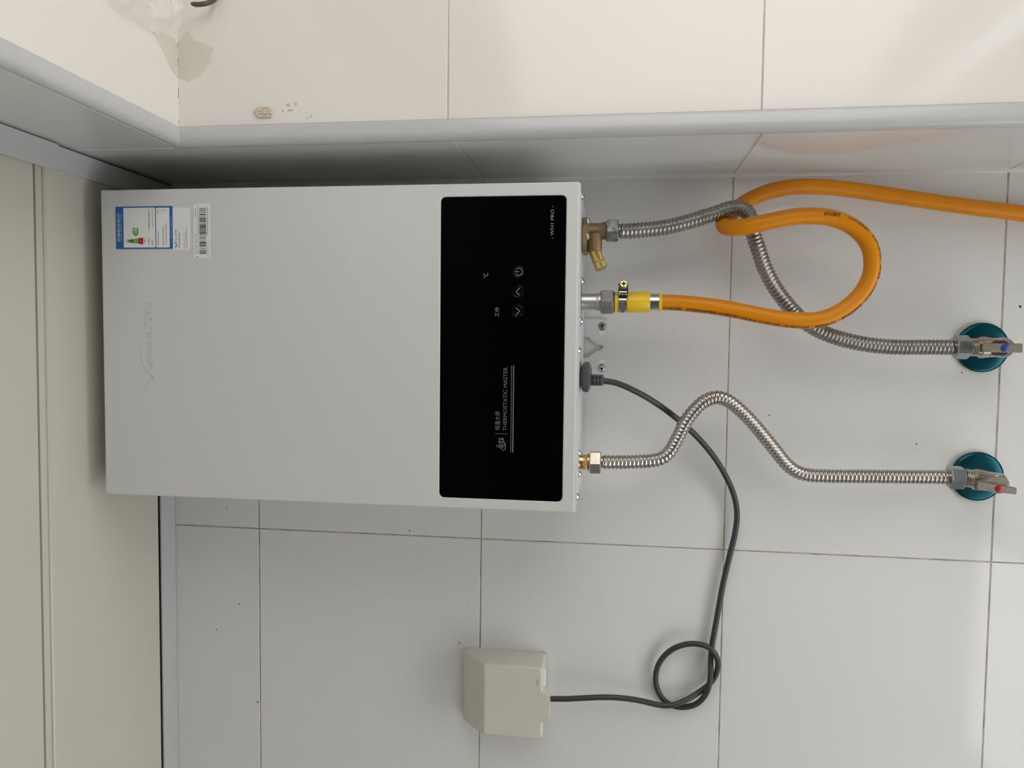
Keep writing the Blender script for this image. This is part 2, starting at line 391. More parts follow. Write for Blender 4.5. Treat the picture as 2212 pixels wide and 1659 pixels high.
for p, q in zip(li, li[1:]):
    for k in range(len(p)): bm.faces.new((p[k], p[(k + 1) % len(p)], q[(k + 1) % len(q)], q[k]))
bm.faces.new(li[-1])
es = [bm.edges.get((p[k], p[(k + 1) % len(p)])) for p in (lo[-1], li[0]) for k in range(len(p))]
bmesh.ops.triangle_fill(bm, use_beauty=True, edges=es)
bm.faces.new(list(reversed(lo[0])))
bmesh.ops.recalc_face_normals(bm, faces=bm.faces[:])
obj('casing', bm, M['enamel'], heater)
obj('bottom_plate', nbox(X0 + 0.002, X1 - 0.002, YF + 0.0025, YB + .001, Z0 - 0.0005, Z0 + 0.004, bev=0.0006), M['steel_sheet'], heater)
panel = obj('control_panel', prism(bmesh.new(), rrect(PX0 + .0002, PX1 - .0002, PZ0 + .0002, PZ1 - .0002, PR, 6), FRONT, YF + 0.0006, YF + 0.0035), M['glass'], heater)
panel['label'] = 'black glass control panel'
YP = YF + 0.0006
# writing on the glass
fit_text('model_lettering', '- WH1 PRO -', 0.3502, 0.3828, 1.6970, 1.7003, YP - .0001, M['print_light'], panel)
fit_text('degree_mark', '°C', 0.3114, 0.3163, 1.7628, 1.7677, YP - .0001, M['print_light'], panel)
fit_text('status_lettering', '工作', 0.2724, 0.2819, 1.7511, 1.7555, YP - .0001, M['print_light'], panel)
fit_text('slogan_lettering', 'THERMOSTATIC MASTER', 0.1568, 0.2214, 1.7421, 1.7461, YP - .0001, M['print_grey'], panel)
fit_text('chinese_lettering', '恒温大师', 0.1570, 0.1764, 1.7491, 1.7543, YP - .0001, M['print_grey'], panel)
obj('rule_lines', rects([(0.1346, 0.2232, 1.7376, 1.7382), (0.1346, 0.2232, 1.7352, 1.7363), (0.15325, 0.15365, 1.7414, 1.7543)], YP, .00008), M['print_grey'], panel)
# logo: a thermometer and a tap with a swoosh
bm = bmesh.new()
def stroke(bm, P, w, y=YP, th=.00008):
    for i, ((ax, az), (bx, bz)) in enumerate(zip(P, P[1:])):
        w0, w1 = (w[i], w[i + 1]) if isinstance(w, (list, tuple)) else (w, w)
        d = Vector((bx - ax, bz - az)); d.normalize(); nx, nz = -d.y, d.x
        prism(bm, [(ax + nx * w0 / 2, az + nz * w0 / 2), (bx + nx * w1 / 2, bz + nz * w1 / 2), (bx - nx * w1 / 2, bz - nz * w1 / 2), (ax - nx * w0 / 2, az - nz * w0 / 2)], FRONT, y, y - th)
stroke(bm, [(0.1444, 0.0 + 1.7502), (0.1490, 1.7457)], 0.0024); stroke(bm, [(0.1450, 1.7464), (0.1482, 1.7494)], 0.0022); stroke(bm, [(0.1477, 1.7502), (0.1493, 1.7490)], 0.0010)
P = [(0.1462, 1.7462), (0.1445, 1.7446), (0.1425, 1.7437), (0.1402, 1.7433), (0.1380, 1.7436), (0.1366, 1.7447), (0.1365, 1.7460), (0.1378, 1.7473)]
stroke(bm, P, [.0016, .0013, .0011, .0009, .0007, .0006, .0005, .0002])
for k in range(14):
    a0, a1 = 2 * PI * k / 14, 2 * PI * (k + 1) / 14
    stroke(bm, [(0.1409 + .0024 * math.cos(a0), 1.7476 + .0024 * math.sin(a0)), (0.1409 + .0024 * math.cos(a1), 1.7476 + .0024 * math.sin(a1))], .0005)
stroke(bm, [(0.1409, 1.7497), (0.1409, 1.7478)], 0.0006); stroke(bm, [(0.1399, 1.7498), (0.1399, 1.7517), (0.1405, 1.7524), (0.1413, 1.7524), (0.1419, 1.7517), (0.1419, 1.7498)], 0.0005)
lathe(bm, (0.1409, YP, 1.7474), (0, -1, 0), [(0, .0012), (.00008, .0012)], n=12)
obj('logo_print', bm, M['print_grey'], panel)
# three touch buttons with their signs
for x, z, sign in ((0.3177, 1.7320, 'power'), (0.2978, 1.7323, 'up'), (0.2781, 1.7323, 'down')):
    bm = bmesh.new(); lathe(bm, (x, YP + .0004, z), (0, -1, 0), [(0, .0064), (.0008, .0064), (.0011, .0058), (.0007, .0046), (.0007, .0001)], n=32, cap=False)
    bt = obj('button', bm, M['button'], panel, smooth=30)
    bm = bmesh.new(); ys = YP - 0.0004
    if sign == 'power':
        a = [math.radians(120 + 300 * k / 22) for k in range(23)]
        stroke(bm, [(x + .0036 * math.cos(t), z - .0004 + .0036 * math.sin(t)) for t in a], .0006, ys)
        stroke(bm, [(x, z + .0042), (x, z - .0004)], .0006, ys)
    else:
        s = 1 if sign == 'up' else -1
        stroke(bm, [(x - .0037, z - s * .0018), (x, z + s * .0019), (x + .0037, z - s * .0018)], .0006, ys)
    obj('button_sign', bm, M['print_light'], bt)
# pressed lettering on the cover: latin name with a sweeping initial, then two characters
YE = YF + 0.0002
bm = text_bm('anward', 0.5)
xs = [v.co.x for v in bm.verts]; zs = [v.co.y for v in bm.verts]
for v in bm.verts:
    v.co = Vector((0.2150 + (v.co.x - min(xs)) / (max(xs) - min(xs)) * 0.0385, YE - (v.co.z + .5) * .0007, 2.1283 + (v.co.y - min(zs)) / (max(zs) - min(zs)) * 0.0088))
stroke(bm, [(0.1925, 2.1352), (0.1965, 2.1358), (0.1990, 2.1340), (0.2055, 2.1282)], [.0006, .0018, .0020, .0022], YE, .0007)
stroke(bm, [(0.2055, 2.1278), (0.2095, 2.1322), (0.2140, 2.1368), (0.2190, 2.1395), (0.2240, 2.1408), (0.2300, 2.1409), (0.2350, 2.1402)], [.0020, .0018, .0014, .0011, .0008, .0005, .0002], YE, .0007)
bmesh.ops.recalc_face_normals(bm, faces=bm.faces[:])
obj('pressed_lettering', bm, M['enamel'], heater)
fit_text('pressed_characters', '万和', 0.2575, 0.2860, 2.1280, 2.1372, YE - .00035, M['enamel'], heater, thick=0.0007)
# two chips of white filler on the cover edge
for x, z in ((0.0792, 1.7005), (0.0790, 1.6970), (0.2925, 1.6790)):
    bm = bmesh.new(); bmesh.ops.create_icosphere(bm, subdivisions=1, radius=1.0)
    for v in bm.verts: v.co = Vector((x + v.co.x * .0006, YF + v.co.y * .0003, z + v.co.z * .0016))
    obj('paint_chip', bm, M['paper'], heater, smooth=180)

# energy label
yl = YF - 0.0002
lab = obj('energy_label', prism(bmesh.new(), rrect(0.3426, 0.3879, 2.1039, 2.1700, .0006, 2), FRONT, YF + .0002, yl), M['lblue'], heater)
lab['label'] = 'blue and white energy label'
obj('label_field', prism(bmesh.new(), rrect(0.3442, 0.3865, 2.1241, 2.1608, .0008, 2), FRONT, yl, yl - .0001), M['paper'], lab)
obj('label_field', prism(bmesh.new(), rrect(0.3441, 0.3862, 2.1077, 2.1231, .0008, 2), FRONT, yl, yl - .0001), M['paper'], lab)
fit_text('label_title', '中国能效标识', 0.3505, 0.3807, 2.1649, 2.1682, yl - .0001, M['lwhite'], lab)
fit_text('label_title', 'CHINA   ENERGY   LABEL', 0.3505, 0.3800, 2.1631, 2.1641, yl - .0001, M['lwhite'], lab)
y2 = yl - .0001
obj('grade_arrow', prism(bmesh.new(), [(0.3651, 2.1503), (0.3651, 2.1437), (0.3585, 2.1434), (0.3560, 2.1468), (0.3585, 2.1502)], FRONT, y2, y2 - .0001), M['lgreen'], lab)
fit_text('grade_number', '2级', 0.3592, 0.3645, 2.1447, 2.1492, y2 - .0002, M['lwhite'], lab)
def trap(z0, z1):
    w = lambda z: 0.0013 + (2.1555 - z) / 0.0174 * 0.0023
    c = 0.3511
    return [(c - w(z0), z0), (c + w(z0), z0), (c + w(z1), z1), (c - w(z1), z1)]
for z0, z1, mm, t in ((2.1555, 2.1496, 'ldgreen', '1'), (2.1496, 2.1438, 'lgreen', '2'), (2.1438, 2.1381, 'lred', '3')):
    g = obj('grade_band', prism(bmesh.new(), trap(z0, z1), FRONT, y2, y2 - .0001), M[mm], lab)
    fit_text('grade_mark', t, 0.35095 if t == '1' else 0.3507, 0.35125 if t == '1' else 0.3515, (z0 + z1) / 2 - .0006, (z0 + z1) / 2 + .0006, y2 - .0002, M['lwhite'], lab)
bm = bmesh.new()
def lines(ts, y, m, parent, name='label_lettering'):
    bm = bmesh.new()
    for body, x0, x1, z0, z1 in ts:
        t = text_bm(body); xs = [v.co.x for v in t.verts]; zs = [v.co.y for v in t.verts]
        mp = {}
        for v in t.verts:
            mp[v] = bm.verts.new((x0 + (v.co.x - min(xs)) / (max(xs) - min(xs)) * (x1 - x0), y, z0 + (v.co.y - min(zs)) / (max(zs) - min(zs)) * (z1 - z0)))
        for f in t.faces: bm.faces.new([mp[v] for v in f.verts])
        t.free()
    return obj(name, bm, m, parent)
lines([('耗能低', .3494, .3531, 2.1562, 2.1576), ('耗能高', .3494, .3531, 2.1359, 2.1373),
       ('生产者名称:', .3466, .3548, 2.1308, 2.1323), ('广东万和新电气股份有限公司', .3602, .3844, 2.1304, 2.1319),
       ('规格型号', .3466, .3525, 2.1268, 2.1283), ('JSQ25-13WH1 PRO', .3666, .3844, 2.1263, 2.1276),
       ('额定热负荷(kW)', .3465, .3612, 2.1198, 2.1215), ('25.0', .3800, .3845, 2.1201, 2.1215),
       ('额定热负荷热水效率(%)', .3465, .3665, 2.1142, 2.1156), ('91', .3824, .3843, 2.1143, 2.1155),
       ('50%额定热负荷热水效率(%)', .3465, .3700, 2.1109, 2.1123), ('89', .3824, .3843, 2.1111, 2.1123)], y2 - .0001, M['ink_label'], lab)
fit_text('label_footer', '能效信息码  CE  JS3001-2019', 0.3536, 0.3764, 2.1052, 2.1063, yl - .0001, M['lwhite'], lab)
# maker's sticker
s2 = obj('maker_sticker', prism(bmesh.new(), rrect(0.3412, 0.3861, 2.0848, 2.1040, .0014, 3), FRONT, YF + .0002, YF - .0003), M['paper'], heater)
s2['label'] = 'white sticker beside the blue label'
lines([('anward万和', .3478, .3627, 2.0994, 2.1014), ('扫码激活智能服务 >', .3436, .3612, 2.0958, 2.0974), ('JSQ25-13WH1 PRO', .3430, .3591, 2.0903, 2.0914), ('24231371018720001011301', .3430, .3656, 2.0880, 2.0890)], YF - .0004, M['ink_label'], s2)
bm = bmesh.new(); stroke(bm, [(0.3434, 2.1010), (0.3446, 2.1012), (0.3462, 2.0994), (0.3484, 2.1015), (0.3520, 2.1024)], [.0004, .0008, .0008, .0005, .0002], YF - .0003)
obj('sticker_logo', bm, M['ink_label'], s2)
# barcode sticker
s3 = obj('barcode_sticker', prism(bmesh.new(), rrect(0.3324, 0.3897, 2.0619, 2.0803, .0012, 3), FRONT, YF + .0002, YF - .0003), M['paper'], heater)
s3['label'] = 'white barcode sticker'
rs = []; x = 0.3372; rnd = random.Random(9)
while x < 0.3852:
    w = rnd.choice((.0003, .0003, .0006, .0009)); rs.append((x, min(x + w, .3856), 2.0660, 2.0737)); x += w + rnd.choice((.0003, .0003, .0006, .0009))
obj('barcode', rects(rs, YF - .0003, .00006), M['ink_label'], s3)
lines([('生产日期: 2024-10-26', .3376, .3589, 2.0772, 2.0784), ('合格证 01', .3757, .3848, 2.0774, 2.0786), ('JSQ25-13WH1 PRO 天然气家用供热水燃气快速热水器 (12T)', .3366, .3874, 2.0745, 2.0757),
       ('JSQ25-13WH1 PRO', .3335, .3500, 2.0635, 2.0645), ('24231371018720001011301330023', .3560, .3868, 2.0638, 2.0649)], YF - .0004, M['ink_label'], s3)
obj('sticker_mark', rects([(.3333, .3344, 2.0759, 2.0763), (.3333, .3344, 2.0769, 2.0773), (.3333, .3336, 2.0759, 2.0773), (.3341, .3344, 2.0759, 2.0773)], YF - .0003, .00006), M['ink_label'], s3)

# screws along the bottom plate
def screw_bm(o, d, r, h):
    bm = bmesh.new(); lathe(bm, o, d, [(0, r * 1.02), (h * .25, r * 1.02), (h * .32, r * .96), (h * .62, r * .84), (h * .85, r * .60), (h * .96, r * .34), (h, r * .02)], n=16); return bm
def cross_bm(o, d, r, t):
    u, v, d = basis(d); o = Vector(o); bm = bmesh.new()
    for a, b in ((u, v), (v, u)):
        P = [o + a * (sx * r) + b * (sy * r * .28) for sx, sy in ((-1, -1), (1, -1), (1, 1), (-1, 1))]
        A = [bm.verts.new(p) for p in P]; B = [bm.verts.new(p + d * t) for p in P]
        bm.faces.new(B); bm.faces.new(A)
        for k in range(4): bm.faces.new((A[k], A[(k + 1) % 4], B[(k + 1) % 4], B[k]))
    bmesh.ops.recalc_face_normals(bm, faces=bm.faces[:]); return bm
for x, y, r in ((0.3965, -0.1440, .0042), (0.3133, -0.1050, .0040), (0.2702, -0.1080, .0042), (0.2393, -0.1560, .0042), (0.1292, -0.1170, .0036), (0.1035, -0.1000, .0036), (0.0868, -0.1440, .0042)):
    s = obj('screw', screw_bm((x, y, Z0 - .0006), (0, 0, -1), r, .0036), M['screw'], heater, smooth=40)
    obj('screw_recess', cross_bm((x, y, Z0 - .0039), (0, 0, -1), r * .42, .00025), M['dark'], s)
obj('plate_seam', nbox(0.2705, 0.3130, -0.1010, -0.1000, Z0 - .0011, Z0 - .0005), M['dark'], heater)
# a thin ridge where the cover laps the plate
obj('cover_lip', nbox(X0 + .001, X1 - .001, YF + .0012, YF + .0026, Z0 - .0016, Z0 + .001, bev=.0004), M['enamel'], heater)

# cold water inlet: brass flange, tee body, filter drain cap with knurling
inl = bpy.data.objects.new('cold_inlet', None); COL.objects.link(inl); inl.parent = heater; inl['label'] = 'brass cold water inlet with drain cap'
cx, cy = 0.3700, -0.085
fl = [(0.3815, -0.104), (0.3815, -0.072), (0.372, -0.064), (0.352, -0.064), (0.3450, -0.072), (0.3450, -0.104), (0.352, -0.111), (0.372, -0.111)]
obj('inlet_flange', prism(bmesh.new(), fl, lambda a, b_, d: Vector((a, b_, d)), Z0 - .0012, Z0 - .0060), M['brass'], inl)
bm = bmesh.new(); lathe(bm, (cx, cy, Z0 - .004), (0, 0, -1), [(0, .0105), (.004, .0086), (.016, .0084), (.0185, .0096), (.020, .0100), (.0205, .0093), (.0215, .0093), (.0220, .0100), (.0235, .0100), (.0240, .0093), (.0280, .0093)], n=28)
lathe(bm, (cx - .004, cy - .002, Z0 - .0130), (-1, 0, -.05), [(0, .0088), (.012, .0084), (.0165, .0082), (.0185, .0078)], n=24)
obj('inlet_body', bm, M['brass'], inl, smooth=35)
# drain cap pointing down and to the left
o = Vector((0.3495, -0.087, 1.6592)); d = Vector((-0.0205, -0.004, -0.0082)).normalized(); u, v, _ = basis(d)
bm = bmesh.new(); prof = [(0, .0062), (.0006, .0066), (.0150, .0066), (.0153, .0058), (.0162, .0058), (.0165, .0066), (.0232, .0066), (.0238, .0060)]
N = 64; rings = []
for t, r in prof:
    rings.append([bm.verts.new(o + d * t + (u * math.cos(2 * PI * k / N) + v * math.sin(2 * PI * k / N)) * (r - (.00035 if k % 2 and r > .006 else 0))) for k in range(N)])
for a, c in zip(rings, rings[1:]):
    for k in range(N): bm.faces.new((a[k], a[(k + 1) % N], c[(k + 1) % N], c[k]))
bm.faces.new(list(reversed(rings[0]))); bm.faces.new(rings[-1]); bmesh.ops.recalc_face_normals(bm, faces=bm.faces[:])
cp = obj('drain_cap', bm, M['brass_bright'], inl); cp['label'] = 'knurled bright brass drain cap'
for x, z in ((0.3770, 1.6663), (0.3610, 1.6663)):
    obj('inlet_screw', screw_bm((x, -0.107, z), (0, 0, -1), .0042, .0032), M['screw'], inl, smooth=40)
# hot water outlet
bm = bmesh.new(); lathe(bm, (0.1134, -0.078, Z0), (0, 0, -1), [(0, .0092), (.002, .0084), (.0085, .0084), (.0095, .0090), (.0100, .0098), (.0108, .0098), (.0112, .0090), (.0122, .0090), (.0126, .0098), (.0134, .0098), (.0138, .0090), (.0170, .0090)], n=28)
obj('hot_outlet', bm, M['copper'], heater, smooth=35)
# gas nipple
bm = bmesh.new(); lathe(bm, (0.2927, -0.080, Z0), (0, 0, -1), [(0, .0096), (.0010, .0092), (.0168, .0092), (.0172, .0100), (.0185, .0102), (.0188, .0095), (.0196, .0095), (.0199, .0103), (.0212, .0103), (.0216, .0094), (.024, .0094)], n=32)
obj('gas_inlet', bm, M['alu'], heater, smooth=35)

# mounting bracket on the wall under the heater
br = thing('mounting_bracket', 'grey white sheet metal bracket screwed to the wall under the heater', 'bracket')
hole = [(0.2545, 1.6700), (0.2545, 1.6660), (0.2502, 1.6632), (0.2484, 1.6595), (0.2457, 1.6561), (0.2452, 1.6510), (0.2438, 1.6486), (0.2419, 1.6484), (0.2398, 1.6499), (0.2386, 1.6520), (0.2381, 1.6557), (0.2350, 1.6587), (0.2338, 1.6626), (0.2298, 1.6655), (0.2298, 1.6700)]
rc = [(0.2545, 1.70)] + hole[1:8]; lc = [(0.2298, 1.70)] + hole[13:6:-1]
bm = bmesh.new(); xr, xl = 0.2762, 0.2060
def cell(Q):
    A = [bm.verts.new((a, -0.0042, b_)) for a, b_ in Q]; B = [bm.verts.new((a, -0.0003, b_)) for a, b_ in Q]; n = len(Q)
    bm.faces.new(A); bm.faces.new(list(reversed(B)))
    for k in range(n): bm.faces.new((A[k], B[k], B[(k + 1) % n], A[(k + 1) % n]))
for p, q in zip(rc, rc[1:]): cell([p, (xr, p[1]), (xr, q[1]), q])
for p, q in zip(lc, lc[1:]): cell([p, (xl, p[1]), (xl, q[1]), q])
cell([(xl, 1.6484), (xr, 1.6484), (xr, 1.6435), (xl, 1.6430)])
bmesh.ops.recalc_face_normals(bm, faces=bm.faces[:])
obj('plate', bm, M['steel_sheet'], br)
for p in (rrect(0.2655, 0.2740, 1.6570, 1.70, .003, 3), rrect(0.2085, 0.2170, 1.6570, 1.70, .003, 3)):
    obj('raised_pad', prism(bmesh.new(), p, FRONT, -0.0040, -0.0049), M['steel_sheet'], br)
for x, z, m_, sl in ((0.2681, 1.6499, 'screw_dull', -1), (0.2167, 1.6497, 'screw', 1)):
    obj('slot_plug', prism(bmesh.new(), rrect(min(x, x + sl * .0078) - .0032, max(x, x + sl * .0078) + .0032, z - .0034, z + .0034, .0031, 4), FRONT, -.004, -.0044), M['anchor'] if False else M['paper'], br)
    obj('wall_plug', prism(bmesh.new(), rrect(x + sl * .0045 - .0012, x + sl * .0045 + .0012, z - .003, z + .003, .001, 2), FRONT, -.0043, -.0047), M['anchor'], br)
    s = obj('bracket_screw', screw_bm((x, -0.0042, z), (0, -1, 0), .0043, .0030), M[m_], br, smooth=40)
    obj('screw_recess', cross_bm((x, -0.0066, z), (0, -1, 0), .0021, .0006), M['dark'], s)

# ------------------------------------------------------------------ corrugated water hoses
def hex_nut(bm, o, d, af, h, rot=0.0, hole=0.0):
    R = af / math.sqrt(3); c = h * .09
    lathe(bm, o, d, [(0, R * .90), (c, R), (h - c, R), (h, R * .90)], n=6, rot=rot); return bm
def corrugated(name, label, pts, r, pitch, m, nut0, nut1, group):
    t = thing(name, label, 'hose', group)
    P, L = spline(pts, pitch / 8.0); n = len(P); L0 = 0.004
    seg = L / (n - 1)
    def rad(i):
        s = i * seg
        if s < L0 or s > L - L0: return r * .86
        ph = (s / pitch) % 1.0
        return r * (.865 + .135 * (0.5 - 0.5 * math.cos(2 * PI * ph)) ** 0.62)
    obj('corrugated_pipe', tube(bmesh.new(), P, rad, 22), m, t, smooth=180)
    for (o, d, af, h, rot, mm) in (nut0, nut1):
        bm = bmesh.new(); hex_nut(bm, o, d, af, h, rot); obj('nut', bm, M[mm], t)
    return t
GH = 'corrugated water hoses under the heater'
cold_pts = [(0.3696,-0.0850,1.6348),(0.3695,-0.0850,1.6208),(0.3712,-0.0840,1.6009),(0.3725,-0.0830,1.5880),(0.3761,-0.0810,1.5712),(0.3807,-0.0790,1.5544),(0.3849,-0.0770,1.5415),(0.3887,-0.0760,1.5292),(0.3938,-0.0740,1.5154),(0.3950,-0.0720,1.5029),(0.3904,-0.0710,1.4948),(0.3799,-0.0710,1.4902),(0.3664,-0.0710,1.4874),(0.3510,-0.0700,1.4819),(0.3332,-0.0680,1.4752),(0.3128,-0.0660,1.4645),(0.2939,-0.0630,1.4502),(0.2800,-0.0600,1.4369),(0.2680,-0.0580,1.4214),(0.2586,-0.0550,1.4009),(0.2515,-0.0510,1.3748),(0.2484,-0.0490,1.3567),(0.2464,-0.0470,1.3319),(0.2466,-0.0460,1.2947),(0.2467,-0.0460,1.2786),(0.2469,-0.0460,1.2668)]
hot_pts = [(0.1139,-0.0780,1.6498),(0.1143,-0.0780,1.6364),(0.1145,-0.0770,1.6235),(0.1155,-0.0760,1.6051),(0.1168,-0.0750,1.5913),(0.1199,-0.0740,1.5802),(0.1270,-0.0730,1.5721),(0.1353,-0.0720,1.5672),(0.1462,-0.0710,1.5618),(0.1597,-0.0700,1.5554),(0.1738,-0.0680,1.5455),(0.1836,-0.0660,1.5349),(0.1881,-0.0630,1.5221),(0.1853,-0.0600,1.5096),(0.1745,-0.0570,1.4948),(0.1602,-0.0540,1.4803),(0.1438,-0.0510,1.4658),(0.1262,-0.0490,1.4513),(0.1148,-0.0480,1.4418),(0.1066,-0.0470,1.4318),(0.1021,-0.0460,1.4194),(0.1012,-0.0460,1.3995),(0.1019,-0.0460,1.3649),(0.1031,-0.0460,1.3163),(0.1040,-0.0460,1.2826),(0.1042,-0.0460,1.2674)]
cold = corrugated('corrugated_hose', 'grey corrugated steel hose looped by the orange hose, with a dull grey upper nut', cold_pts, 0.0086, 0.0043, M['inox_grey'],
    ((0.3702, -0.085, 1.6462), (0, 0, -1), 0.0232, 0.0135, math.radians(12), 'galv'), ((0.2470, -0.046, 1.2690), (0, 0, -1), 0.0225, 0.0150, math.radians(30), 'zplate'), GH)
hot = corrugated('corrugated_hose', 'shiny corrugated steel hose crossing over the black power cord', hot_pts, 0.0080, 0.0044, M['inox'],
    ((0.1135, -0.078, 1.6604), (0, 0, -1), 0.0232, 0.0130, math.radians(0), 'nickel'), ((0.1044, -0.046, 1.2694), (-.02, 0, -1), 0.0225, 0.0155, math.radians(8), 'zplate'), GH)

# ------------------------------------------------------------------ gas hose
gas = thing('gas_hose', 'orange rubber gas hose looped round the steel hose', 'hose')
gas_pts = [(0.2925,-0.0800,1.5867),(0.2925,-0.0800,1.5792),(0.2918,-0.0800,1.5643),(0.2899,-0.0800,1.5445),(0.2874,-0.0810,1.5249),(0.2830,-0.0820,1.5006),(0.2781,-0.0830,1.4765),(0.2743,-0.0840,1.4527),(0.2734,-0.0840,1.4361),(0.2747,-0.0840,1.4196),(0.2807,-0.0840,1.4033),(0.2920,-0.0840,1.3874),(0.3076,-0.0840,1.3749),(0.3234,-0.0850,1.3693),(0.3378,-0.0860,1.3692),(0.3512,-0.0870,1.3727),(0.3640,-0.0880,1.3817),(0.3739,-0.0900,1.3955),(0.3803,-0.0920,1.4134),(0.3821,-0.0940,1.4348),(0.3809,-0.0950,1.4535),(0.3775,-0.0950,1.4722),(0.3742,-0.0940,1.4883),(0.3716,-0.0900,1.5033),(0.3724,-0.0820,1.5150),(0.3770,-0.0720,1.5195),(0.3853,-0.0610,1.5162),(0.3943,-0.0520,1.5072),(0.4037,-0.0470,1.4966),(0.4119,-0.0430,1.4826),(0.4194,-0.0390,1.4646),(0.4241,-0.0350,1.4414),(0.4251,-0.0310,1.4156),(0.4231,-0.0270,1.3847),(0.4174,-0.0240,1.3442),(0.4094,-0.0220,1.2944),(0.4018,-0.0210,1.2456),(0.3942,-0.0200,1.1917),(0.3800,-0.0200,1.1038)]
GP, GL = spline(gas_pts, 0.0025); GR = 0.0087
obj('hose_tube', tube(bmesh.new(), GP, GR, 28), M['orange'], gas, smooth=180)
gx, gy = 0.2925, -0.080
bm = bmesh.new(); hex_nut(bm, (gx, gy, 1.6510), (0, 0, -1), 0.0255, 0.0145, math.radians(0)); obj('nut', bm, M['zinc'], gas)
bm = bmesh.new(); lathe(bm, (gx, gy, 1.6368), (0, 0, -1), [(0, .0112), (.0012, .0112)], n=32); obj('gasket', bm, M['dark'], gas)
bm = bmesh.new(); lathe(bm, (gx, gy, 1.6358), (0, 0, -1), [(0, .0109), (.0004, .0114), (.0038, .0114), (.0042, .0104), (.0136, .0104), (.0142, .0114), (.0160, .0116), (.0372, .0116), (.0384, .0108), (.0386, .0090)], n=40)
c = obj('cuff', bm, M['yellow'], gas, smooth=35); c['label'] = 'yellow plastic cuff'
bm = bmesh.new(); lathe(bm, (gx, gy, 1.5975), (0, 0, -1), [(0, .0095), (.0100, .0095)], n=40); obj('ferrule', bm, M['chrome'], gas, smooth=35)
bm = bmesh.new(); lathe(bm, (gx, gy, 1.5880), (0, 0, -1), [(0, .0096), (.0006, .0101), (.0026, .0101), (.0034, .0093)], n=40); obj('end_ring', bm, M['yellow'], gas, smooth=35)
# worm-drive clamp: slotted band, housing and screw
clamp = bpy.data.objects.new('hose_clamp', None); COL.objects.link(clamp); clamp.parent = gas; clamp['label'] = 'steel worm-drive hose clamp'
bm = bmesh.new(); lathe(bm, (gx, gy, 1.6312), (0, 0, -1), [(0, .0110), (.0003, .0117), (.0083, .0117), (.0086, .0110)], n=48); obj('clamp_band', bm, M['chrome'], clamp, smooth=35)
bm = bmesh.new()
for k in range(7):
    a = math.radians(200 + k * 11); p = Vector((gx + .0118 * math.cos(a), gy + .0118 * math.sin(a), 1.6270)); rr = Vector((math.cos(a), math.sin(a), 0)); tt = Vector((-math.sin(a), math.cos(a), 0))
    for sz in (1,):
        Q = [p + tt * sx * .0006 + Vector((0, 0, q * .0026)) for sx, q in ((-1, -1), (1, -1), (1, 1), (-1, 1))]
        A = [bm.verts.new(q) for q in Q]; B = [bm.verts.new(q + rr * .0002) for q in Q]; bm.faces.new(B)
        for k2 in range(4): bm.faces.new((A[k2], A[(k2 + 1) % 4], B[(k2 + 1) % 4], B[k2]))
bmesh.ops.recalc_face_normals(bm, faces=bm.faces[:])
obj('band_slots', bm, M['screw_dull'], clamp)
bm = bmesh.new(); pr = [(0.2985, -0.0915), (0.3010, -0.0950), (0.3060, -0.0962), (0.3120, -0.0920), (0.3135, -0.0850), (0.3110, -0.0790), (0.3035, -0.0780)]
prism(bm, pr, lambda a, b_, d: Vector((a, b_, d)), 1.6214, 1.6320)
obj('clamp_housing', bm, M['dchrome'], clamp)
bm = bmesh.new(); box(bm, 0.2990, 0.3035, -0.0968, -0.0940, 1.6222, 1.6314, bev=.0008); obj('clamp_tab', bm, M['chrome'], clamp)
bm = bmesh.new(); lathe(bm, (0.3092, -0.083, 1.6262), (0.18, -1, 0), [(0, .0030), (.0090, .0030), (.0094, .0040), (.0125, .0040), (.0132, .0034)], n=18)
cs = obj('clamp_screw', bm, M['brass_shiny'], clamp, smooth=35)
obj('screw_recess', cross_bm((0.3092 + .18 * .0131, -0.083 - .0130, 1.6262), (0.18, -1, 0), .0026, .0003), M['dark'], cs)
# printing that follows the hose
def hose_text(body, s0, a0, h, parent, P, R, stretch=1.0, da=0.0):
    bm = text_bm(body, 0.0, 0.012); zs = [v.co.y for v in bm.verts]; xs = [v.co.x for v in bm.verts]; k = h / 0.72; seg = (P[1] - P[0]).length
    cum = [0.0]
    for p, q in zip(P, P[1:]): cum.append(cum[-1] + (q - p).length)
    es = [e for e in bm.edges if e.calc_length() * k > 0.0012]
    if es: bmesh.ops.subdivide_edges(bm, edges=es, cuts=1)
    for v in bm.verts:
        s = s0 + (v.co.x - min(xs)) * k * stretch
        i = min(len(P) - 2, max(0, int(s / cum[-1] * (len(P) - 1))))
        while i < len(P) - 2 and cum[i + 1] < s: i += 1
        while i > 0 and cum[i] > s: i -= 1
        f = (s - cum[i]) / (cum[i + 1] - cum[i]); p = P[i].lerp(P[i + 1], f)
        t0 = (P[i + 1] - P[max(i - 1, 0)]).normalized(); t1 = (P[min(i + 2, len(P) - 1)] - P[i]).normalized(); t = t0.lerp(t1, f).normalized()
        nr = Vector((0, 1, 0)).cross(t).normalized(); fw = t.cross(nr).normalized()
        if fw.y > 0: fw = -fw
        a = math.radians(a0(s) if callable(a0) else a0) + (v.co.y * k) / R
        v.co = p + (nr * math.cos(a) + fw * math.sin(a)) * (R + 0.00012)
    end = s0 + (max(xs) - min(xs)) * k * stretch
    return obj('printed_lettering', bm, M['ink'], parent), end
def ang(s):
    K = [(0, 27), (0.06, 25), (0.12, 23), (0.17, 21), (0.22, 22), (0.27, 29), (0.31, 48), (0.335, 68), (0.36, 82)]
    for (s0, a), (s1, b_) in zip(K, K[1:]):
        if s <= s1: return a + (b_ - a) * max(0, (s - s0)) / (s1 - s0)
    return 80
hb = 0.0037
s = 0.0036
